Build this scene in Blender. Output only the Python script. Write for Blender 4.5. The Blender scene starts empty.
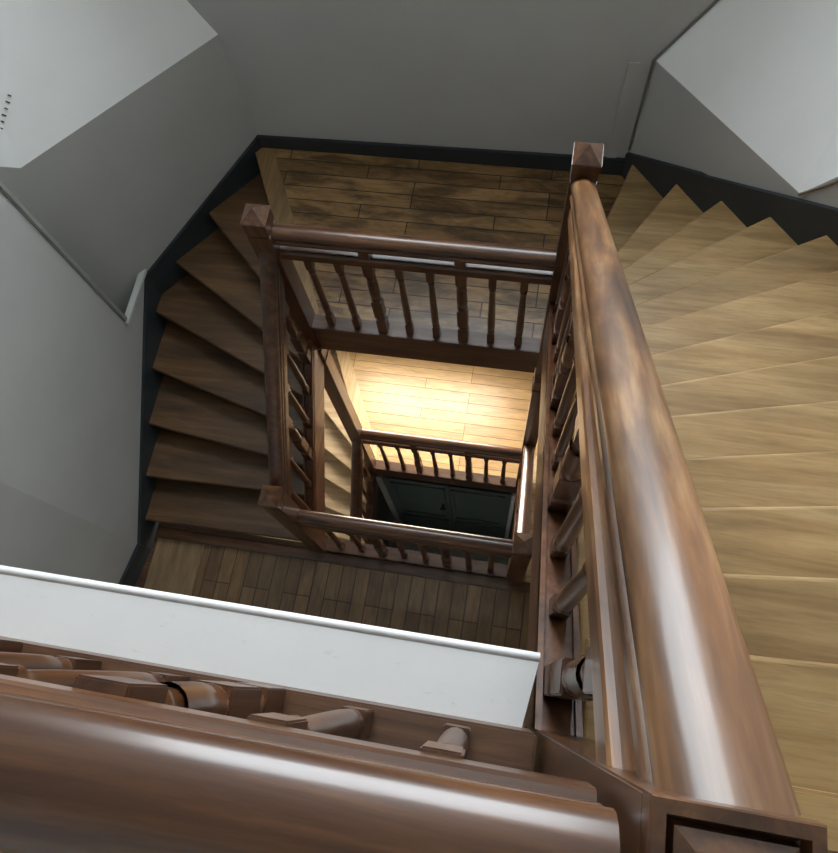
import bpy, bmesh, math, random
from mathutils import Vector, Matrix
random.seed(7)
S = bpy.context.scene
C = S.collection
R = 0.1763                       # riser
W, D = 1.4275, 1.0335            # well: width, depth
YF = -0.9368                     # balustrade line of the top landing
Z1, Z2, Z3 = -2.4552, -3.9206, -5.2432
Z4, ZG, ZC = -6.60, -7.90, 2.75
XL, XR, YB, YN = -1.28, 2.70, 2.32, -2.30

# ---------------------------------------------------------------- materials
def nd(t, k, **kw):
    n = t.nodes.new(k)
    for a, b in kw.items(): setattr(n, a, b)
    return n
def new_mat(name):
    m = bpy.data.materials.new(name); m.use_nodes = True
    t = m.node_tree; t.nodes.clear()
    o = nd(t, 'ShaderNodeOutputMaterial'); p = nd(t, 'ShaderNodeBsdfPrincipled')
    t.links.new(p.outputs[0], o.inputs[0]); return m, t, p
def ramp(t, src, stops):
    r = nd(t, 'ShaderNodeValToRGB'); t.links.new(src, r.inputs[0])
    e = r.color_ramp.elements
    while len(e) < len(stops): e.new(.5)
    for i, (a, c) in enumerate(stops): e[i].position = a; e[i].color = (*c, 1)
    return r
def noise(t, vec, scale, detail=4, rough=.55, dist=0):
    n = nd(t, 'ShaderNodeTexNoise'); n.inputs['Scale'].default_value = scale
    n.inputs['Detail'].default_value = detail; n.inputs['Roughness'].default_value = rough
    n.inputs['Distortion'].default_value = dist
    t.links.new(vec, n.inputs['Vector']); return n
def mapping(t, vec, sc):
    m = nd(t, 'ShaderNodeMapping'); m.inputs['Scale'].default_value = sc
    t.links.new(vec, m.inputs['Vector']); return m.outputs[0]
def mix(t, a, b, f, mode='MIX'):
    m = nd(t, 'ShaderNodeMix', data_type='RGBA', blend_type=mode)
    for s, v in ((m.inputs[0], f), (m.inputs[6], a), (m.inputs[7], b)):
        if hasattr(v, 'links'): t.links.new(v, s)
        elif isinstance(v, tuple): s.default_value = (*v, 1)
        else: s.default_value = v
    return m.outputs[2]
def offset_vec(t):
    g = nd(t, 'ShaderNodeNewGeometry'); o = nd(t, 'ShaderNodeObjectInfo')
    a = nd(t, 'ShaderNodeVectorMath', operation='MULTIPLY_ADD')
    c = nd(t, 'ShaderNodeCombineXYZ')
    for i in range(3): t.links.new(o.outputs['Random'], c.inputs[i])
    t.links.new(c.outputs[0], a.inputs[0]); a.inputs[1].default_value = (7, 13, 5)
    t.links.new(g.outputs['Position'], a.inputs[2]); return a.outputs[0], o
def wood(name, dark, mid, light, axis='x', rough=.4, spec=.5, coat=0, grain=1.0, blotch=.5, vary=0.25, pitch=0, bump=.12):
    m, t, p = new_mat(name)
    v, oi = offset_vec(t)
    if pitch:
        rm = nd(t, 'ShaderNodeMapping'); rm.inputs['Rotation'].default_value = (pitch, 0, 0)
        t.links.new(v, rm.inputs['Vector']); v = rm.outputs[0]
    sc = dict(x=(1.2, 14, 14), y=(14, 1.2, 14), z=(14, 14, 1.2))[axis]
    mv = mapping(t, v, tuple(s*grain for s in sc))
    n1 = noise(t, mv, 2.2, 6, .62, .6)
    col = ramp(t, n1.outputs[0], [(.28, dark), (.5, mid), (.72, light)]).outputs[0]
    n2 = noise(t, mapping(t, v, dict(x=(.35, 1.6, 1.6), y=(1.6, .35, 1.6), z=(1.6, 1.6, .35))[axis]), 3.6, 4, .6, .4)
    bl = ramp(t, n2.outputs[0], [(.35, (1-blotch,)*3), (.62, (1, 1, 1))]).outputs[0]
    col = mix(t, col, bl, 1.0, 'MULTIPLY')
    fine = noise(t, mapping(t, v, tuple(s*grain*3 for s in sc)), 5, 3, .7)
    fr = ramp(t, fine.outputs[0], [(.3, (.72,)*3), (.55, (1, 1, 1))]).outputs[0]
    col = mix(t, col, fr, .7, 'MULTIPLY')
    if vary:
        r = ramp(t, oi.outputs['Random'], [(0, (1-vary,)*3), (1, (1, 1, 1))]).outputs[0]
        col = mix(t, col, r, 1.0, 'MULTIPLY')
    t.links.new(col, p.inputs['Base Color'])
    rr = ramp(t, n2.outputs[0], [(.0, (rough*1.5,)*3), (1, (rough*.6,)*3)])
    t.links.new(rr.outputs[0], p.inputs['Roughness'])
    p.inputs['Specular IOR Level'].default_value = spec
    p.inputs['Coat Weight'].default_value = coat; p.inputs['Coat Roughness'].default_value = .16
    b = nd(t, 'ShaderNodeBump'); b.inputs['Strength'].default_value = bump; b.inputs['Distance'].default_value = .004
    t.links.new(n1.outputs[0], b.inputs['Height']); t.links.new(b.outputs[0], p.inputs['Normal'])
    return m
def boards(name, c1, c2, gap, along='x', width=.105, length=1.1, rough=.35, spec=.5, stain=.55, off=0.0, gapw=.004):
    m, t, p = new_mat(name)
    g = nd(t, 'ShaderNodeNewGeometry'); pos = g.outputs['Position']
    mp = nd(t, 'ShaderNodeMapping'); t.links.new(pos, mp.inputs['Vector'])
    mp.inputs['Location'].default_value = (.37, off, 0)
    if along == 'y': mp.inputs['Rotation'].default_value = (0, 0, math.pi/2)
    br = nd(t, 'ShaderNodeTexBrick'); t.links.new(mp.outputs[0], br.inputs['Vector'])
    br.offset = .37; br.offset_frequency = 3; br.squash = 1
    for k, val in (('Color1', (*c1, 1)), ('Color2', (*c2, 1)), ('Mortar', (*gap, 1)), ('Scale', 1.0), ('Mortar Size', gapw),
                   ('Mortar Smooth', .3), ('Bias', 0.0), ('Brick Width', length), ('Row Height', width)):
        br.inputs[k].default_value = val
    sc = (1.5, 12, 12) if along == 'x' else (12, 1.5, 12)
    n1 = noise(t, mapping(t, pos, sc), 2.5, 6, .65, .8)
    gr = ramp(t, n1.outputs[0], [(.3, (.62,)*3), (.52, (.95,)*3), (.75, (1.2,)*3)]).outputs[0]
    col = mix(t, br.outputs[0], gr, .85, 'MULTIPLY')
    n2 = noise(t, mapping(t, pos, (2, 7, 7) if along == 'x' else (7, 2, 7)), 1.6, 5, .65, .5)
    st = ramp(t, n2.outputs[0], [(.38, (1-stain, 1-stain, 1-stain)), (.6, (1, 1, 1))]).outputs[0]
    col = mix(t, col, st, .9, 'MULTIPLY')
    t.links.new(col, p.inputs['Base Color'])
    p.inputs['Roughness'].default_value = rough; p.inputs['Specular IOR Level'].default_value = spec
    b = nd(t, 'ShaderNodeBump'); b.inputs['Strength'].default_value = .5; b.inputs['Distance'].default_value = .004
    b.invert = True
    t.links.new(br.outputs['Fac'], b.inputs['Height']); t.links.new(b.outputs[0], p.inputs['Normal'])
    return m
def paint(name, col, rough=.6, var=.12, scale=3.0, spots=0.0, spec=.35):
    m, t, p = new_mat(name)
    g = nd(t, 'ShaderNodeNewGeometry')
    n = noise(t, g.outputs['Position'], scale, 5, .6)
    lo = tuple(c*(1-var) for c in col)
    c = ramp(t, n.outputs[0], [(.35, lo), (.65, col)]).outputs[0]
    if spots:
        n3 = noise(t, mapping(t, g.outputs['Position'], (1, 3, 3)), 16, 6, .75, 1)
        sp = ramp(t, n3.outputs[0], [(.62, (1, 1, 1)), (.74, (1-spots,)*3)]).outputs[0]
        c = mix(t, c, sp, 1.0, 'MULTIPLY')
    t.links.new(c, p.inputs['Base Color'])
    p.inputs['Roughness'].default_value = rough; p.inputs['Specular IOR Level'].default_value = spec
    n4 = noise(t, g.outputs['Position'], 60, 3, .6)
    b = nd(t, 'ShaderNodeBump'); b.inputs['Strength'].default_value = .06; b.inputs['Distance'].default_value = .003
    t.links.new(n4.outputs[0], b.inputs['Height']); t.links.new(b.outputs[0], p.inputs['Normal'])
    return m
def emit(name, col, st):
    m = bpy.data.materials.new(name); m.use_nodes = True; t = m.node_tree; t.nodes.clear()
    o = nd(t, 'ShaderNodeOutputMaterial'); e = nd(t, 'ShaderNodeEmission')
    e.inputs[0].default_value = (*col, 1); e.inputs[1].default_value = st
    t.links.new(e.outputs[0], o.inputs[0]); return m

RAILC = ((.030, .012, .006), (.085, .034, .014), (.19, .085, .034))
rail_x = wood('varnished rail wood x', *RAILC, axis='x', rough=.32, spec=.35, coat=.3, blotch=.4, vary=.1, grain=.8)
rail_y = wood('varnished rail wood y', (.065, .024, .009), (.26, .115, .042), (.54, .31, .14), axis='y', pitch=.75, spec=.4, rough=.38, coat=.22, blotch=.65, vary=.1, grain=.8)
rail_d = wood('dark varnished rail wood', (.035, .013, .006), (.085, .032, .013), (.15, .065, .028), axis='y', pitch=.79, rough=.34, coat=.3, blotch=.4, vary=.1, grain=.8)
rail_z = wood('varnished newel wood', *RAILC, axis='z', rough=.34, coat=.35, blotch=.3, vary=.15, grain=.8)
bal_m = wood('varnished baluster wood', (.040, .015, .006), (.10, .038, .015), (.17, .072, .030), axis='z', rough=.36, coat=.25, blotch=.3, vary=.2)
string_m = wood('varnished string wood', (.040, .014, .005), (.11, .040, .015), (.19, .078, .030), axis='y', rough=.42, coat=.15, blotch=.35, vary=.1)
base_m = wood('varnished base wood', (.040, .018, .010), (.10, .045, .022), (.17, .085, .045), axis='x', rough=.42, coat=.15, blotch=.35, vary=.1)
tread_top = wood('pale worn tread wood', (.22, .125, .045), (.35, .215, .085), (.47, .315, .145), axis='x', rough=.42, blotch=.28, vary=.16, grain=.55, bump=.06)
tread_low = wood('tread wood darkened for shade', (.070, .034, .012), (.13, .066, .025), (.19, .105, .044), axis='x', rough=.42, blotch=.45, vary=.12, grain=.55, bump=.06)  # darker copy of the tread wood; shade of the left stair put in colour
tread_lit = wood('tread wood lightened for glare', (.40, .28, .15), (.56, .42, .25), (.68, .54, .36), axis='x', rough=.4, blotch=.2, vary=.1, grain=.55, bump=.06)  # lighter copy of the tread wood; strong daylight put into the colour
riser_low = wood('riser wood darkened for shade', (.030, .017, .010), (.055, .030, .016), (.09, .052, .028), axis='x', rough=.55, blotch=.3, vary=.1)  # risers of the left stair, their shade put into the colour
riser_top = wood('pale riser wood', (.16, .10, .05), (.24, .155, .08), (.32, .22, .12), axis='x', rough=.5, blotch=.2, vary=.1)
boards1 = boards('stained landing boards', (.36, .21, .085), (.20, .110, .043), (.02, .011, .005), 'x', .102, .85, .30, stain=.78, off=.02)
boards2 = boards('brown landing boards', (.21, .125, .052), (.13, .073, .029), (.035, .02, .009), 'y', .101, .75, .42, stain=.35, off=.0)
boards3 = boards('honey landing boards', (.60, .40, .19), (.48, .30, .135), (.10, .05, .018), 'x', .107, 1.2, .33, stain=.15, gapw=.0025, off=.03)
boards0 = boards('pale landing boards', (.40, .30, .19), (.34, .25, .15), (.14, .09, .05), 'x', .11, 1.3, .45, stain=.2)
border1 = wood('border board brown', (.17, .10, .04), (.27, .16, .066), (.36, .225, .10), axis='y', rough=.42, blotch=.25, vary=.05)
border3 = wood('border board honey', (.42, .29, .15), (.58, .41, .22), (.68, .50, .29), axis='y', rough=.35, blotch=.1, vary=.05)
border2 = wood('border board tan', (.15, .095, .045), (.23, .15, .075), (.30, .20, .105), axis='y', rough=.45, blotch=.2, vary=.05)
wall_m = paint('grey wall paint', (.445, .445, .43), .7, .07, 1.6)
splay_m = paint('splay paint whitened for light', (.78, .79, .78), .6, .04, 2)  # wall colour whitened on the splays in place of extra light
skirt_m = paint('charcoal skirting paint', (.026, .033, .038), .45, .2, 4, spec=.4)
white_m = paint('white gloss paint', (.62, .62, .61), .4, .05, 4, .22)
trim_m = paint('white trim paint', (.50, .52, .50), .5, .05)
green_m = paint('dark green door paint', (.085, .115, .108), .42, .15)
stone_m = paint('grey hall floor', (.40, .44, .38), .5, .25, 6)
dull_m = paint('aged grey plaster', (.30, .30, .28), .8, .2)
cable_m = paint('grey cable', (.17, .17, .16), .6, .1)
brown_m = paint('scuffed brown edge', (.20, .15, .11), .7, .4, 20)
black_m = paint('black slot paint', (.03, .03, .03), .6, .1)
brass_m = paint('dark iron', (.05, .045, .04), .35, .1)

# ---------------------------------------------------------------- helpers
def V(*a): return Vector(a)
def wloc(o):
    p = Vector((0, 0, 0))
    while o: p += o.location; o = o.parent
    return p
def obj(name, bm, m, parent=None, loc=None, smooth=False):
    """bm is in world coordinates; the mesh is shifted so that its origin sits at loc (or at its parent's origin)"""
    bmesh.ops.recalc_face_normals(bm, faces=bm.faces)
    base = wloc(parent) if parent else (Vector(loc) if loc else Vector((0, 0, 0)))
    bmesh.ops.translate(bm, verts=bm.verts, vec=-base)
    me = bpy.data.meshes.new(name); bm.to_mesh(me); bm.free(); me.materials.append(m)
    if smooth:
        for p in me.polygons: p.use_smooth = True
        try: me.set_sharp_from_angle(angle=math.radians(35))
        except Exception: pass
    o = bpy.data.objects.new(name, me); C.objects.link(o)
    if parent: o.parent = parent
    else: o.location = base
    return o
def thing(name, label, cat, loc, group=None):
    o = bpy.data.objects.new(name, None); C.objects.link(o); o.location = loc
    o['label'] = label; o['category'] = cat
    if group: o['group'] = group
    return o
def tag(o, label, cat, group=None):
    o['label'] = label; o['category'] = cat
    if group: o['group'] = group
    return o
def struct(name, bm, m, label=None, **k):
    o = obj(name, bm, m, **k); o['kind'] = 'structure'
    if label: o['label'] = label
    return o
def box(bm, x0, x1, y0, y1, z0, z1, bev=0):
    vs = [bm.verts.new((x, y, z)) for z in (z0, z1) for y in (y0, y1) for x in (x0, x1)]
    fs = [bm.faces.new([vs[i] for i in q]) for q in ((0, 2, 3, 1), (4, 5, 7, 6), (0, 1, 5, 4), (2, 6, 7, 3), (0, 4, 6, 2), (1, 3, 7, 5))]
    if bev:
        es = {e for f in fs for e in f.edges}
        bmesh.ops.bevel(bm, geom=list(es), offset=bev, segments=2, affect='EDGES')
    return bm
def NB(): return bmesh.new()
def poly(bm, pts): return bm.faces.new([bm.verts.new(p) for p in pts])
def prism(bm, pts, z0, z1, bev=0, edge_idx=None):
    """pts: plan polygon; z0<z1"""
    n = len(pts)
    a = [bm.verts.new((p[0], p[1], z0)) for p in pts]; b = [bm.verts.new((p[0], p[1], z1)) for p in pts]
    bm.faces.new(a[::-1]); bm.faces.new(b)
    for i in range(n): bm.faces.new((a[i], a[(i+1) % n], b[(i+1) % n], b[i]))
    if bev:
        es = [e for e in bm.edges if any(v in b for v in e.verts) and all(v in b for v in e.verts)]
        bmesh.ops.bevel(bm, geom=es, offset=bev, segments=3, affect='EDGES', profile=.5)
    return bm
def sweep(bm, prof, p0, p1):
    """profile (across, up) swept from p0 to p1, ends cut plumb"""
    p0, p1 = Vector(p0), Vector(p1); d = p1-p0
    h = Vector((d.x, d.y, 0)).normalized(); side = Vector((h.y, -h.x, 0))
    k = d.length/Vector((d.x, d.y, 0)).length
    n = len(prof)
    a = [bm.verts.new(p0+side*u+Vector((0, 0, v*k))) for u, v in prof]
    b = [bm.verts.new(p1+side*u+Vector((0, 0, v*k))) for u, v in prof]
    bm.faces.new(a); bm.faces.new(b[::-1])
    for i in range(n): bm.faces.new((a[i], b[i], b[(i+1) % n], a[(i+1) % n]))
    return bm
def lathe(bm, prof, x, y, seg=14):
    rings = [[bm.verts.new((x+r*math.cos(2*math.pi*i/seg), y+r*math.sin(2*math.pi*i/seg), z)) for i in range(seg)] for r, z in prof]
    for a, b in zip(rings, rings[1:]):
        for i in range(seg): bm.faces.new((a[i], a[(i+1) % seg], b[(i+1) % seg], b[i]))
    bm.faces.new(rings[0][::-1]); bm.faces.new(rings[-1])
    return bm
def tube(bm, pts, r, seg=8):
    prev = None
    for i, p in enumerate(pts):
        p = Vector(p); d = (Vector(pts[min(i+1, len(pts)-1)])-Vector(pts[max(i-1, 0)])).normalized()
        u = d.cross(Vector((.3, .5, .81))).normalized(); w = d.cross(u)
        ring = [bm.verts.new(p+r*(u*math.cos(2*math.pi*k/seg)+w*math.sin(2*math.pi*k/seg))) for k in range(seg)]
        if prev:
            for k in range(seg): bm.faces.new((prev[k], prev[(k+1) % seg], ring[(k+1) % seg], ring[k]))
        else: bm.faces.new(ring[::-1])
        prev = ring
    bm.faces.new(prev); return bm
def clip(pts, p, n):
    """keep the side of the plan polygon where (q-p).n >= 0"""
    out = []
    for i in range(len(pts)):
        a, b = pts[i], pts[(i+1) % len(pts)]
        da = (a[0]-p[0])*n[0]+(a[1]-p[1])*n[1]; db = (b[0]-p[0])*n[0]+(b[1]-p[1])*n[1]
        if da >= 0: out.append(a)
        if (da >= 0) != (db >= 0):
            s = da/(da-db); out.append((a[0]+s*(b[0]-a[0]), a[1]+s*(b[1]-a[1])))
    q = []
    for a in out:
        if not q or math.hypot(a[0]-q[-1][0], a[1]-q[-1][1]) > 1e-4: q.append(a)
    if len(q) > 1 and math.hypot(q[0][0]-q[-1][0], q[0][1]-q[-1][1]) < 1e-4: q.pop()
    return q

# handrail profile: mushroom top over a moulded fillet
HR = [(-.035, -.060), (-.039, -.056), (-.039, -.043), (-.036, -.039), (-.028, -.036), (-.028, -.028), (-.036, -.022)]
for k in range(13):
    a = math.radians(205-k*230/12)
    HR.append((.0425*math.cos(a), -.004+.031*math.sin(a)))
HR += [(-x, z) for x, z in HR[6::-1]]
SUB = [(-.030, -.019), (-.033, -.014), (-.033, .030), (-.030, .036), (-.022, .040), (.022, .040), (.030, .036), (.033, .030), (.033, -.014), (.030, -.019)]

# balusters: one small mesh, one large mesh (the large one runs up to the handrail)
def bal_mesh(name, L, s, big, xt=.20):
    bm = NB(); h = s/2
    fb = .105 if not big else .13
    box(bm, -h, h, -h, h, 0, fb, .002)
    ext = 0 if not big else xt
    T = L-.10
    box(bm, -h*.95, h*.95, -h*.95, h*.95, T, L+ext, .002)
    if big:                    # a second square block above a turned neck
        lathe(bm, [(h*.98, fb), (h*.98, fb+.004), (h*.66, fb+.012), (h*.66, fb+.022), (h*.98, fb+.030), (h*.98, fb+.034)], 0, 0, 16)
        box(bm, -h, h, -h, h, fb+.034, fb+.20, .003); fb += .20
    p = [(.97, fb), (1.0, fb+.008), (.99, fb+.016), (.84, fb+.026), (.84, fb+.034), (1.0, fb+.046), (1.02, fb+.09), (.97, fb+.17),
         (.84, T-.14), (.74, T-.06), (.74, T-.045), (.94, T-.034), (.94, T-.024), (.74, T-.012), (.80, T)]
    lathe(bm, [(h*a, z) for a, z in p], 0, 0, 16)
    bmesh.ops.recalc_face_normals(bm, faces=bm.faces)
    me = bpy.data.meshes.new(name); bm.to_mesh(me); bm.free(); me.materials.append(bal_m)
    for q in me.polygons: q.use_smooth = True
    try: me.set_sharp_from_angle(angle=math.radians(38))
    except Exception: pass
    return me
HB, HT = .065, .745
BS = bal_mesh('baluster', HT-HB, .040, False)
BB = bal_mesh('large_baluster', HT-HB, .056, True, .14)
BR = bal_mesh('large_baluster', HT-HB, .056, True, .02)
BN = bal_mesh('large_baluster', HT-HB, .056, True, .01)
def place_bal(parent, x, y, z, big, sc=1.0, mb=None):
    o = bpy.data.objects.new('large_baluster' if big else 'baluster', (mb or BB) if big else BS)
    o.scale = (1, 1, sc)
    C.objects.link(o); o.parent = parent; o.location = V(x, y, z)-wloc(parent)
    if big: o['label'] = 'thicker baluster with a second square block'
    return o

# ---------------------------------------------------------------- newel posts
def newel(x, y, z_bot, z_eave, label, s=.106, pend=True, group=None):
    t = thing('newel_post', label, 'post', (x, y, z_bot))
    h = s/2
    bm = box(NB(), x-h, x+h, y-h, y+h, z_bot, z_eave-.10, .003)
    obj('shaft', bm, rail_z, t)
    bm = NB(); box(bm, x-h*.93, x+h*.93, y-h*.93, y+h*.93, z_eave-.10, z_eave-.085)
    box(bm, x-h, x+h, y-h, y+h, z_eave-.085, z_eave-.012, .002)
    k = h*1.08
    box(bm, x-k, x+k, y-k, y+k, z_eave-.012, z_eave, .003)
    a = [bm.verts.new((x+sx*h*1.04, y+sy*h*1.04, z_eave)) for sx, sy in ((-1, -1), (1, -1), (1, 1), (-1, 1))]
    c = bm.verts.new((x, y, z_eave+.05))
    for i in range(4): bm.faces.new((a[i], a[(i+1) % 4], c))
    bm.faces.new(a[::-1])
    obj('cap', bm, rail_z, t)
    if pend:
        bm = box(NB(), x-h*1.04, x+h*1.04, y-h*1.04, y+h*1.04, z_bot-.035, z_bot, .006)
        obj('pendant_block', bm, rail_z, t)
    return t
NF = thing('newel_post', 'newel post with sunk square panel on top at bottom right, nearest the viewer', 'post', (W, YF, -.35))
h = .0485; FX, FY = W+.008, -.9395
bm = box(NB(), FX-h, FX+h, FY-h, FY+h, -.35, .772, .002); obj('shaft', bm, rail_z, NF)
# cap with a raised rim and a raised pyramid field inside
def ring_cap(bm, x, y, lv):
    prev = None
    for hh, z in lv:
        r = [bm.verts.new((x+sx*hh, y+sy*hh, z)) for sx, sy in ((-1, -1), (1, -1), (1, 1), (-1, 1))]
        if prev:
            for i in range(4): bm.faces.new((prev[i], prev[(i+1) % 4], r[(i+1) % 4], r[i]))
        prev = r
    bm.faces.new(prev)
bm = NB(); ring_cap(bm, FX, FY, [(.0485, .772), (.0495, .776), (.0495, .797), (.0485, .80), (.0405, .80), (.0385, .788), (.0365, .786), (.035, .796), (.024, .801)])
obj('cap', bm, rail_z, NF)
NBp = newel(W, D, Z1-.22, Z1+1.60, 'tall newel post where the upper stair rail meets the far right landing corner', .100)
NC = newel(0, D, Z1-.17, Z1+1.05, 'newel post with pyramid cap at left end of the upper landing rail', .112)
ND = newel(0, 0, Z2-.12, Z2+1.38, 'newel post at foot of the dark left stair, beside the lower near rail', .110)
NE = newel(W, 0, Z2-.12, Z2+1.08, 'short newel post with dark pyramid cap at right end of the lower near rail', .112)
def lower_post(x, y, zt, zb, label):
    t = thing('newel_post', label, 'post', (x, y, zb)); hh = .050
    obj('shaft', box(NB(), x-hh, x+hh, y-hh, y+hh, zb, zt, .003), rail_z, t)
    obj('collar', box(NB(), x-.056, x+.056, y-.056, y+.056, zt-.16, zt-.13, .004), rail_z, t)
    return t
NG = lower_post(W, D, Z1-.33, Z3-.15, 'dark post dropping to right end of the brightly lit floor rail')
NH = lower_post(0, D, Z1-.25, Z3-.15, 'brown post dropping to left end of the brightly lit floor rail')

# ---------------------------------------------------------------- level balustrades
def level_rail(y, z, xs, xa, xb, label, base_y=(-.045, .045), base_z=(-.14, .065), hz=.935, yj=0, yh=0, hs=1.0):
    t = thing('balustrade', label, 'railing', ((xa+xb)/2, y, z))
    obj('handrail', sweep(NB(), [(a*hs, b*hs) for a, b in HR], (xa, y+yh, z+hz), (xb, y+yh, z+hz)), rail_x, t, smooth=True)
    obj('lower_rail', sweep(NB(), SUB, (xa, y, z+min(HT, hz-.135)+.019), (xb, y, z+min(HT, hz-.135)+.019)), rail_x, t)
    for i, x in enumerate(xs):
        place_bal(t, x, y+yj, z+HB, i % 8 in (2, 5), (min(HT, hz-.135)-HB)/(HT-HB), BB if hz > .9 else BN)
    obj('base_rail', box(NB(), xa, xb, y+base_y[0], y+base_y[1], z+base_z[0], z+base_z[1], .004), base_m, t)
    return t
eC = .0967
XS = [eC+(W-2*eC)*(i+.5)/8 for i in range(8)]
level_rail(D, Z1, XS, .054, W-.050, 'level wooden railing along the far landing just below the viewer')
level_rail(0, Z2, XS, .054, W-.055, 'level wooden railing in front of the near lower landing, under the white ledge')
level_rail(D, Z3, XS, .050, W-.050, 'level wooden railing in front of the brightly lit landing deep down')
X0 = [x-1.234*k for k in (1, 0) for x in XS]
level_rail(YF, 0, X0, -1.27, W-.052, 'large wooden railing crossing the bottom of the view beside the white ledge', hz=.748, base_z=(-.12, .064), yj=.018, yh=-.018, hs=1.12)

# ---------------------------------------------------------------- raking balustrades with their strings
def rake(x, y0, z0, y1, z1, ny, label, hm=None, s_off=.80, s_dep=.30, th=.070, hx=(0, 0), hs=1.0):
    """handrail centre from (y0,z0) down to (y1,z1); string below"""
    t = thing('stair_balustrade', label, 'railing', (x, (y0+y1)/2, (z0+z1)/2-.9))
    k = math.hypot(y1-y0, z1-z0)/abs(y1-y0)
    obj('handrail', sweep(NB(), [(a*hs, b*hs) for a, b in HR], (x+hx[0], y0, z0), (x+hx[1], y1, z1)), hm or rail_d, t, smooth=True)
    off = (.945-HT-.012)
    obj('lower_rail', sweep(NB(), SUB, (x, y0, z0-off), (x, y1, z1-off)), hm or rail_d, t)
    zs = lambda y: z0+(z1-z0)*(y-y0)/(y1-y0)
    for i in range(ny):
        y = y0+(y1-y0)*(i+.56)/ny
        place_bal(t, x, y, zs(y)-.945+HB-.01, i % 3 == 0, 1.0, BR)
    # closed string: pitched board with two fillets along its top edges
    top = -.945+HB
    bm = NB(); hh = th/2
    for xx0, xx1, up in ((x-hh, x+hh, 0.0), (x-hh, x-hh+.012, .022), (x+hh-.012, x+hh, .022)):
        a = [(y0, zs(y0)+top-s_dep), (y0, zs(y0)+top+up), (y1, zs(y1)+top+up), (y1, zs(y1)+top-s_dep)]
        if up: a = [(y0, zs(y0)+top-.03), (y0, zs(y0)+top+up), (y1, zs(y1)+top+up), (y1, zs(y1)+top-.03)]
        A = [bm.verts.new((xx0, p[0], p[1])) for p in a]; B = [bm.verts.new((xx1, p[0], p[1])) for p in a]
        bm.faces.new(A); bm.faces.new(B[::-1])
        for i in range(4): bm.faces.new((A[i], A[(i+1) % 4], B[(i+1) % 4], B[i]))
    obj('string', bm, string_m, t)
    return t
rake(W, YF+.046, .738, D-.05, -.965, 12, 'long raking handrail and balusters of the upper right stair, nearest the viewer', rail_y, s_dep=.34, th=.085, hx=(.021, .002), hs=1.07)
rake(0, D-.056, -1.66, .055, -2.64, 6, 'raking handrail and balusters of the dark left stair', s_dep=.34)
rake(W, .056, -3.15, D-.05, -3.98, 6, 'raking handrail of the lower right stair, lit bright from below', s_dep=.34)
rake(0, D-.05, Z3+.82, .05, Z4+1.25, 6, 'raking handrail of the deepest left stair beside pale lit treads', s_dep=.30)

# ---------------------------------------------------------------- stairs
CHL = ((-.59, YB), (XL, 1.42)); CHR = ((1.765, YB), (XR, 1.20))
roomR = [(W+.045, -1.2), (XR-.004, -1.2), (XR-.004, CHR[1][1]), (CHR[0][0]-.004, YB-.004), (W+.045, YB-.004)]
roomL = [(XL, -1.0), (-.035, -1.0), (-.035, YB), (CHL[0][0], YB), (XL, CHL[1][1])]
def unit(a, b):
    d = (b[0]-a[0], b[1]-a[1]); L = math.hypot(*d); return d[0]/L, d[1]/L
inn = [-.905, -.717, -.551, -.373, -.191, -.008, .149, .329, .527, .707, .883, 1.00]
slo = [-.01, .056, .107, .158, .185, .233, .319, .40, .462, .559, .705, 1.0]
F1 = [((1.45, y), (2.45, y+s)) for y, s in zip(inn, slo)] + [((1.45, 1.06), (2.033, 2.02)), ((1.445, 1.09), (1.80, 2.28))]
t1 = thing('staircase', 'upper right stair of pale worn wooden treads fanning round to the far landing', 'stairs', (2.0, .2, -1.2))
def flight2(t, room, lines, ztop, tm, rm, ref, r=R, nose=.028):
    """ref: list of a point lying on the downhill side of each line"""
    nl = []
    for (a, b), q in zip(lines, ref):
        d = unit(a, b); n = (-d[1], d[0])
        if (q[0]-a[0])*n[0]+(q[1]-a[1])*n[1] < 0: n = (-n[0], -n[1])
        nl.append((a, n))
    N = len(lines)
    for k in range(N):
        z = ztop-k*r; p, n = nl[k]
        if k:
            p0, n0 = nl[k-1]
            q = clip(clip(room, (p0[0]-n0[0]*(nose+.014), p0[1]-n0[1]*(nose+.014)), n0), p, (-n[0], -n[1]))
            if len(q) >= 3: obj('tread', prism(NB(), q, z-.034, z, .010), tm, t)
        a = (p[0]-n[0]*nose, p[1]-n[1]*nose)
        q = clip(clip(room, (a[0]-n[0]*.016, a[1]-n[1]*.016), n), a, (-n[0], -n[1]))
        if k: q = clip(q, nl[k-1][0], nl[k-1][1])
        if len(q) >= 3: obj('riser', prism(NB(), q, z-r, z-.0345), rm, t)
    return nl
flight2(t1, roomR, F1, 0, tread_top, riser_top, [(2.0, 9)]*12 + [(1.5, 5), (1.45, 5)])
F2 = [((-.62, 2.258), (-.044, 1.062)), ((-.891, 1.86), (0, 1.00)), ((-1.125, 1.58), (0, .90)), ((-1.251, 1.275), (0, .749)),
      ((-1.261, .924), (0, .578)), ((-1.259, .571), (0, .413)), ((-1.256, .235), (0, .258)), ((-1.254, -.046), (0, -.028))]
roomL2 = clip(roomL, (0, -.028), (0, 1)); roomL2 = [(XL+.004, -.06), (-.036, -.06), (-.036, YB-.004), (CHL[0][0]+.004, YB-.004), (XL+.004, CHL[1][1])]
t2 = thing('staircase', 'dark left stair with winding brown treads dropping from far to near landing', 'stairs', (-.65, .6, -3.3))
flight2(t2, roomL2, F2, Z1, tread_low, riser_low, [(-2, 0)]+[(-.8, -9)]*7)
r3 = (Z2-Z3)/8
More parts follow.
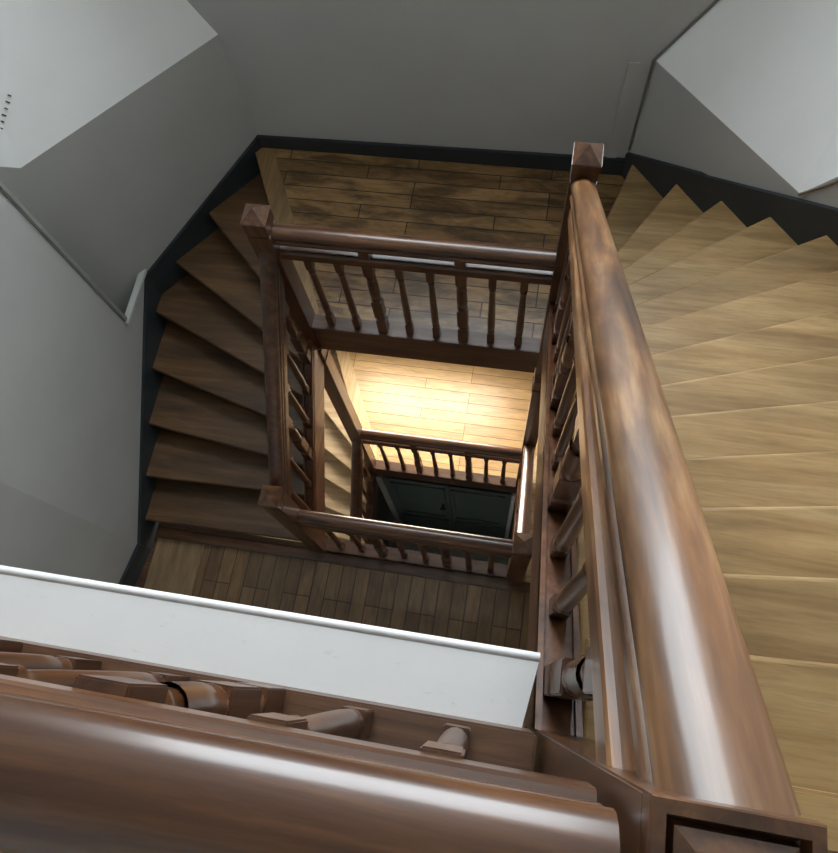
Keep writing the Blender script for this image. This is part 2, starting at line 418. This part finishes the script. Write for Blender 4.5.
lin3 = [((1.45, .03), (2.45, .03)), ((1.45, .17), (2.45, .20)), ((1.45, .31), (2.45, .42)), ((1.45, .45), (2.45, .66)), ((1.45, .60), (2.45, .98)),
        ((1.45, .76), (2.45, 1.40)), ((1.45, .92), (2.35, 1.75)), ((1.45, 1.04), (1.85, 2.2))]
t3 = thing('staircase', 'lower right stair glimpsed between the short newel and the upper stair string', 'stairs', (2.0, .6, -4.6))
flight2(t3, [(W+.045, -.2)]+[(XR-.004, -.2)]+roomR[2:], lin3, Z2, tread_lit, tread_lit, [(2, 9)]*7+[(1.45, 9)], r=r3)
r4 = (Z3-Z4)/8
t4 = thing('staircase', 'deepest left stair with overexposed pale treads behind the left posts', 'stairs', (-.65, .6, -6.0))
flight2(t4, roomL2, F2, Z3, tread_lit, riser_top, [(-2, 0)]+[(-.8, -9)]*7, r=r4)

# ---------------------------------------------------------------- landings
def strip_of(room, a, b, w, side_pt):
    d = unit(a, b); n = (-d[1], d[0])
    if (side_pt[0]-a[0])*n[0]+(side_pt[1]-a[1])*n[1] < 0: n = (-n[0], -n[1])
    q = clip(room, a, n); return clip(q, (a[0]+n[0]*w, a[1]+n[1]*w), (-n[0], -n[1])), n
full_far = [(CHL[0][0]-.0, YB), (XL, 1.42), (XL, 1.0), (XR, 1.0), (XR, 1.2), (CHR[0][0], YB)]
def landing_far(z, La, Lb, bm_mat, bord_mat, label, y_edge=D+.0465, y_b=D-.04):
    t = thing('stair_landing', label, 'landing', (W/2, 1.7, z))
    base = [(CHL[0][0]+.003, YB-.004), (XL, 1.423), (XL, y_edge), (2.2, y_edge), (2.2, 1.79), (CHR[0][0]-.003, YB-.004)]
    dL = unit(*La); dR = unit(*Lb)
    nL = (-dL[1], dL[0]);  nL = nL if (W/2-La[0][0])*nL[0]+(1.6-La[0][1])*nL[1] > 0 else (-nL[0], -nL[1])
    nR = (-dR[1], dR[0]);  nR = nR if (W/2-Lb[0][0])*nR[0]+(1.6-Lb[0][1])*nR[1] > 0 else (-nR[0], -nR[1])
    q = clip(clip(base, La[0], nL), (Lb[0][0]+nR[0]*-.0, Lb[0][1]), nR)
    bw = .125
    field = clip(q, (La[0][0]+nL[0]*bw, La[0][1]+nL[1]*bw), nL)
    obj('floorboards', prism(NB(), field, z-.034, z), bm_mat, t)
    bord = clip(q, (La[0][0]+nL[0]*bw, La[0][1]+nL[1]*bw), (-nL[0], -nL[1]))
    obj('border_board', prism(NB(), bord, z-.034, z+.001, .004), bord_mat, t)
    obj('edge_beam', box(NB(), .06, W-.06, y_b, y_b+.08, z-.22, z-.142), base_m, t)
    obj('soffit', prism(NB(), clip(clip(clip(q, (0, y_edge+.001), (0, 1)), (La[0][0]+nL[0]*.06, La[0][1]+nL[1]*.06), nL), (Lb[0][0]+nR[0]*.06, Lb[0][1]), nR), z-.20, z-.036), dull_m, t)
    return t
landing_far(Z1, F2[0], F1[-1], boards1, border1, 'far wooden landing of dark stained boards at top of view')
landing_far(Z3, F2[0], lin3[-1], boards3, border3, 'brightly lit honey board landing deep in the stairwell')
t = thing('stair_landing', 'near lower landing of brown boards running away from viewer, above it the white ledge', 'landing', (W/2, -1.1, Z2))
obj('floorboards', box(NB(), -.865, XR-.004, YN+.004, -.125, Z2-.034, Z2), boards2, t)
obj('border_board', box(NB(), -1.235, -.868, YN+.004, -.124, Z2-.034, Z2+.001, .003), border2, t)
obj('edge_board', box(NB(), XL+.02, XR, -.122, -.047, Z2-.034, Z2+.006, .006), base_m, t)
obj('edge_board', box(NB(), XL+.004, -.058, -.046, -.004, Z2-.034, Z2+.006), riser_low, t)
obj('edge_board', prism(NB(), [(-1.237, -.05), (-1.237, YN+.004), (-1.42, YN+.004), (-1.42, -1.21), (XL+.006, -.24), (XL+.006, -.05)], Z2-.034, Z2+.002), base_m, t)
obj('edge_board', box(NB(), 1.50, XR, -.047, .03, Z2-.034, Z2+.001, .006), tread_lit, t)
obj('soffit', box(NB(), XL, XR-.004, YN+.004, -.06, Z2-.2, Z2-.036), dull_m, t)
t = thing('stair_landing', 'top landing of pale boards at the very bottom of view', 'landing', (W/2, -1.6, 0))
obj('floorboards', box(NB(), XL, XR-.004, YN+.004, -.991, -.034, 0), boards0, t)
obj('nosing_board', box(NB(), W+.058, XR, -.989, -.905, -.034, 0, .006), tread_top, t)
obj('soffit', box(NB(), XL, XR-.004, YN+.004, -.986, -.25, -.036), dull_m, t)
struct('floor_lower', box(NB(), XL+.004, XR-.004, YN+.004, -.075, Z4-.20, Z4), boards2)
# white ledge outside the top railing
tl = thing('ledge', 'white painted ledge board running below the large front railing', 'ledge', (0, -.84, -.2))
bm = prism(NB(), [(XL, -.897), (1.360, -.897), (1.380, -.772), (XL, -.772)], -.125, -.100); bmesh.ops.bevel(bm, geom=[e for e in bm.edges if all(abs(v.co.y+.772) < 1e-5 for v in e.verts)], offset=.006, segments=3, affect='EDGES')
obj('board', bm, white_m, tl)
obj('bead', sweep(NB(), [(.009*math.cos(a*math.pi/6), .009*math.sin(a*math.pi/6)) for a in range(12)], (XL, -.770, -.106), (1.380, -.770, -.106)), white_m, tl, smooth=True)
obj('fascia', box(NB(), XL, 1.358, -.890, -.785, -.27, -.126), white_m, tl)

# ---------------------------------------------------------------- room shell
LZ = -1.60
def quad(name, pts, m=wall_m, label=None):
    bm = NB(); poly(bm, pts); return struct(name, bm, m, label)
WX0, WX1, WZ0, WZ1 = -.4, 1.9, .25, 2.35      # window of the top floor in the far wall
xr2, yr2 = -1.50, 1.132      # the left chamfer runs on behind the left wall above the sill
bm = NB(); poly(bm, [(CHL[0][0], YB, ZG), (CHR[0][0], YB, ZG), (CHR[0][0], YB, LZ), (XR, YB, -.02), (XR, YB, WZ0), (xr2, YB, WZ0), (xr2, YB, .2), (CHL[0][0], YB, LZ)])
poly(bm, [(xr2, YB, WZ1), (XR, YB, WZ1), (XR, YB, ZC), (xr2, YB, ZC)])
poly(bm, [(xr2, YB, WZ0), (WX0, YB, WZ0), (WX0, YB, WZ1), (xr2, YB, WZ1)])
poly(bm, [(WX1, YB, WZ0), (XR, YB, WZ0), (XR, YB, WZ1), (WX1, YB, WZ1)])
poly(bm, [(WX0, YB, WZ0), (WX1, YB, WZ0), (WX1, YB+.3, WZ0), (WX0, YB+.3, WZ0)])
poly(bm, [(WX0, YB, WZ1), (WX1, YB, WZ1), (WX1, YB+.3, WZ1), (WX0, YB+.3, WZ1)])
poly(bm, [(WX0, YB, WZ0), (WX0, YB, WZ1), (WX0, YB+.3, WZ1), (WX0, YB+.3, WZ0)])
poly(bm, [(WX1, YB, WZ0), (WX1, YB, WZ1), (WX1, YB+.3, WZ1), (WX1, YB+.3, WZ0)])
struct('wall_far', bm, wall_m)
quad('wall_far_left', [(CHL[0][0], YB, ZG), (CHL[0][0], YB, LZ), (-1.374, 1.296, LZ+.04), (xr2, yr2, LZ+.25), (xr2, yr2, -3.6), (XL, 1.42, -3.6), (XL, 1.42, ZG)])
def tris(name, pts, tri, m):
    bm = NB(); vs = [bm.verts.new(p) for p in pts]
    for t_ in tri: bm.faces.new([vs[i] for i in t_])
    return struct(name, bm, m)
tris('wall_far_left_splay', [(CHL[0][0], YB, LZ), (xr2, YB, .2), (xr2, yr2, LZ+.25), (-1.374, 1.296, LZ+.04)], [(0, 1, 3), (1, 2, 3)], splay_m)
quad('wall_recess_left', [(xr2, yr2, LZ+.25), (xr2, YB, .2), (xr2, YB, ZC), (xr2, yr2-.10, ZC), (xr2, yr2-.10, -3.6), (xr2, yr2, -3.6)])
quad('wall_recess_return', [(xr2, 1.05, -3.6), (XL, 1.05, -3.6), (XL, 1.05, ZC), (xr2, 1.05, ZC)])
bm = NB(); poly(bm, [(XL, 1.42, ZG), (XL, 1.42, -2.72), (XL, 1.05, -2.72), (XL, 1.05, ZC), (XL, -.22, ZC), (XL, -.22, ZG)])
poly(bm, [(XL, -.22, ZG), (XL, -.22, ZC), (-1.45, -1.2, ZC), (-1.45, -1.2, ZG)])
poly(bm, [(-1.45, -1.2, ZG), (-1.45, -1.2, ZC), (-1.45, YN, ZC), (-1.45, YN, ZG)])
poly(bm, [(XL-.001, 1.05, -3.6), (XL-.001, 1.42, -3.6), (xr2, yr2, -3.6), (xr2, 1.05, -3.6)])
struct('wall_left', bm, wall_m)
quad('wall_far_right', [(CHR[0][0], YB, ZG), (CHR[0][0], YB, LZ), (2.44, 1.512, LZ+.05), (XR, 1.2, -.68), (XR, 1.2, ZG)])
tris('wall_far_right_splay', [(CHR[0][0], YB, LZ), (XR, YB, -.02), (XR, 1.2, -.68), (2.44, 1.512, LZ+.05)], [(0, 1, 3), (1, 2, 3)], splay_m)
quad('wall_right', [(XR, 1.2, ZG), (XR, 1.2, -.68), (XR, YB, -.02), (XR, YB, ZC), (XR, YN, ZC), (XR, YN, ZG)])
quad('wall_near', [(-1.5, YN, ZG), (XR, YN, ZG), (XR, YN, ZC), (-1.5, YN, ZC)])
quad('floor', [(-1.5, YN, ZG), (XR, YN, ZG), (XR, YB, ZG), (-1.5, YB, ZG)], stone_m)
quad('ceiling', [(xr2, YN, ZC), (XR, YN, ZC), (XR, YB, ZC), (xr2, YB, ZC)])
def window(name, plane, lo, hi, depth, pane_m, fr_m):
    """a window: frame bars and an emitting pane. plane 'z' (skylight) or 'y'"""
    t = bpy.data.objects.new(name, None); C.objects.link(t); t['kind'] = 'structure'
    t.location = Vector(((lo[0]+hi[0])/2, (lo[1]+hi[1])/2, (lo[2]+hi[2])/2))
    bm = NB()
    if plane == 'z':
        x0, y0, z = lo; x1, y1, _ = hi
        for a in ((x0-.05, x0+.03, y0-.05, y1+.05), (x1-.03, x1+.05, y0-.05, y1+.05), (x0, x1, y0-.05, y0+.03), (x0, x1, y1-.03, y1+.05), ((x0+x1)/2-.025, (x0+x1)/2+.025, y0, y1)):
            box(bm, *a, z-.01, z+depth)
        obj('window_frame', bm, fr_m, t)
        bm = NB(); box(bm, x0, x1, y0, y1, z+depth*.6, z+depth*.7)
    else:
        x0, y, z0 = lo; x1, _, zz1 = hi
        for a in ((x0-.05, x0+.03, z0-.05, zz1+.05), (x1-.03, x1+.05, z0-.05, zz1+.05), (x0, x1, z0-.05, z0+.03), (x0, x1, zz1-.03, zz1+.05), ((x0+x1)/2-.02, (x0+x1)/2+.02, z0, zz1)):
            box(bm, a[0], a[1], y-depth, y-.002, a[2], a[3])
        obj('window_frame', bm, fr_m, t)
        bm = NB(); box(bm, x0, x1, y-depth*.5, y-depth*.4, z0, zz1)
    obj('window_pane', bm, pane_m, t)
sky_e = emit('daylight through top window', (.88, .95, 1.0), 20.5)
hall_e = emit('added hall glow', (.95, .98, 1.0), 2.2)  # glow for the added hall pane, no known source
win_e = emit('daylight through low window', (1.0, .91, .77), 30)
window('window_1', 'y', (WX0, YB+.29, WZ0), (WX1, YB+.29, WZ1), .05, sky_e, trim_m)
window('window_2', 'y', (-.50, YB, Z3+.75), (1.15, YB, Z3+1.9), .06, win_e, trim_m)

window('added_door_glow', 'y', (.0, YN+.07, ZG+.9), (1.4, YN+.07, ZG+2.1), .05, hall_e, trim_m)  # unseen glowing pane and frame, added only to brighten the door
# skirting: dark painted boards that follow the stairs on every wall
def skirt(name, pts, m=skirt_m, th=.022, inward=(0, 0)):
    """pts: list of (x, y, ztop, zbot) on the wall; inward: unit plan vector into the room per segment"""
    bm = NB()
    for (a, b), n in zip(zip(pts, pts[1:]), inward):
        A = [(a[0], a[1], a[3]), (a[0], a[1], a[2]), (b[0], b[1], b[2]), (b[0], b[1], b[3])]
        p = [bm.verts.new((q[0]+n[0]*.002, q[1]+n[1]*.002, q[2])) for q in A]; q = [bm.verts.new((q[0]+n[0]*th, q[1]+n[1]*th, q[2])) for q in A]
        bm.faces.new(p); bm.faces.new(q[::-1])
        for i in range(4): bm.faces.new((p[i], p[(i+1) % 4], q[(i+1) % 4], q[i]))
    return struct(name, bm, m)
dL = unit(CHL[1], CHL[0]); inL = (dL[1], -dL[0]); dR = unit(CHR[0], CHR[1]); inR = (dR[1], -dR[0]); inR = inR if inR[0] < 0 else (-inR[0], -inR[1])
skirt('baseboard_far', [(CHL[0][0], YB, Z1+.095, Z1-.2), (CHR[0][0], YB, Z1+.135, Z1-.2)], inward=[(0, -1)])
skirt('baseboard_far_right', [(CHR[0][0], YB, -2.27, -2.75), (2.10, 1.918, -1.925, -2.35), (2.13, 1.882, -1.905, -2.3), (XR, 1.2, -1.30, -1.95)], inward=[inR]*3)
skirt('baseboard_right', [(XR, 1.2, -1.30, -1.95), (XR, -.7, .03, -.5), (XR, -.92, .13, -.3), (XR, YN, .13, 0)], inward=[(-1, 0)]*3)
skirt('baseboard_far_left', [(CHL[0][0], YB, Z1+.095, Z1-.45), (XL, 1.42, -2.745, -3.35)], inward=[inL])
skirt('baseboard_left', [(XL, 1.42, -2.745, -3.35), (XL, -.22, -3.715, -4.0), (-1.45, -1.2, -3.72, -4.0), (-1.45, YN, -3.72, -4.0)], inward=[(1, 0), (.98, -.17), (1, 0)])

# small trims on the walls
bm = NB(); box(bm, XL-.02, XL+.022, 1.03, 1.455, -2.735, -2.705, .004); struct('trim_1', bm, trim_m)
bm = NB(); box(bm, XL-.01, XL+.018, 1.035, 1.068, -2.70, ZC-.01, .006); struct('trim_2', bm, dull_m)
bm = tube(NB(), [(CHR[0][0]-.006, YB-.008, -2.24), (CHR[0][0]-.006, YB-.008, LZ), (XR-.01, YB-.008, -.03)], .007); struct('trim_3', bm, cable_m)
bm = tube(NB(), [(2.435, 1.508, LZ+.048), (2.50, 1.43, -1.375), (2.56, 1.36, -1.16), (XR-.005, 1.195, -.69)], .006); struct('trim_5', bm, brown_m)
bm = box(NB(), 1.64, 1.70, YB-.008, YB-.001, -2.33, LZ-.02, .002); struct('trim_4', bm, wall_m)

# hall door under the lit landing
t = bpy.data.objects.new('door_1', None); C.objects.link(t); t.location = (W/2, D-.03, ZG); t['kind'] = 'structure'
y0 = D-.04
obj('door_leaf', box(NB(), .10, W-.07, y0, y0+.05, ZG, Z3-.16), green_m, t)
for xa, xb in ((.16, .70), (.76, W-.13)):
    for za, zb in ((ZG+.25, ZG+1.0), (ZG+1.15, Z3-.32)):
        bm = NB()
        for q in ((xa, xb, za, za+.03), (xa, xb, zb-.03, zb), (xa, xa+.03, za, zb), (xb-.03, xb, za, zb)):
            box(bm, q[0], q[1], y0-.018, y0-.001, q[2], q[3], .004)
        obj('door_panel', bm, green_m, t)
obj('door_mullion', box(NB(), .715, .745, y0-.025, y0-.001, ZG+.02, Z3-.18, .004), green_m, t)
bm = NB(); lathe(bm, [(.012, 0), (.012, .03), (.03, .04), (.034, .055), (.026, .07), (.01, .074)], 0, 0, 14)
bmesh.ops.rotate(bm, verts=bm.verts, cent=(0, 0, 0), matrix=Matrix.Rotation(math.pi/2, 3, 'X')); bmesh.ops.translate(bm, verts=bm.verts, vec=(.66, y0-.001, ZG+1.08+.6))
obj('door_knob', bm, brass_m, t, smooth=True)
obj('door_jamb', box(NB(), W-.068, W-.03, y0-.03, y0+.06, ZG, Z3-.15, .003), white_m, t)
obj('door_jamb', box(NB(), .03, .098, y0-.03, y0+.06, ZG, Z3-.15, .003), dull_m, t)
bm = NB(); prism(bm, [(.0, y0-.03), (.05, y0-.03), (.05, .02), (.0, .02)], ZG, Z3-1.9); struct('wall_hall_left', bm, dull_m)

# tiny slotted vent high on the left splay
tv = thing('wall_vent', 'tiny row of dark vent slots at the far left edge of the bright wall', 'vent', (-1.375, 1.445, -1.34))

nv = Vector((.7425, -.5549, .3754)); a, b = Vector((-1.345, 1.515, -1.295)), Vector((-1.41, 1.36, -1.395))
u = (b-a).normalized(); q = nv.cross(u)
for i in range(7):
    c = a.lerp(b, i/6)+nv*.002; bm = NB()
    P = [c+u*su*.003+q*sv*(.008+.002*(i % 2)) for su, sv in ((-1, -1), (1, -1), (1, 1), (-1, 1))]
    f0 = [bm.verts.new(p) for p in P]; f1 = [bm.verts.new(p+nv*.004) for p in P]
    bm.faces.new(f0); bm.faces.new(f1[::-1])
    for k in range(4): bm.faces.new((f0[k], f0[(k+1) % 4], f1[(k+1) % 4], f1[k]))
    obj('slot', bm, black_m, tv)
# ---------------------------------------------------------------- camera
Rm = Matrix(((0.98418959550968, -0.1236299427279536, 0.12683247751098833), (0.15978946692271948, 0.9286788093827696, -0.33469836459707214), (-0.0764078945596958, 0.3496731420405125, 0.9337507844090253)))
cd = bpy.data.cameras.new('camera'); cam = bpy.data.objects.new('camera', cd); C.objects.link(cam)
cam.matrix_world = Matrix.Translation((1.2782994, -.85323105, 1.28301071)) @ Rm.to_4x4()
cd.sensor_fit = 'HORIZONTAL'; cd.sensor_width = 36; cd.lens = 721.1648/838*36; cd.clip_start = .02
S.camera = cam
w = bpy.data.worlds.new('world'); S.world = w; w.use_nodes = True
w.node_tree.nodes['Background'].inputs[0].default_value = (.6, .75, 1, 1); w.node_tree.nodes['Background'].inputs[1].default_value = .3
S.view_settings.view_transform = 'Standard'; S.view_settings.look = 'None'; S.view_settings.gamma = 1; S.view_settings.exposure = 0
S.view_settings.use_curve_mapping = False
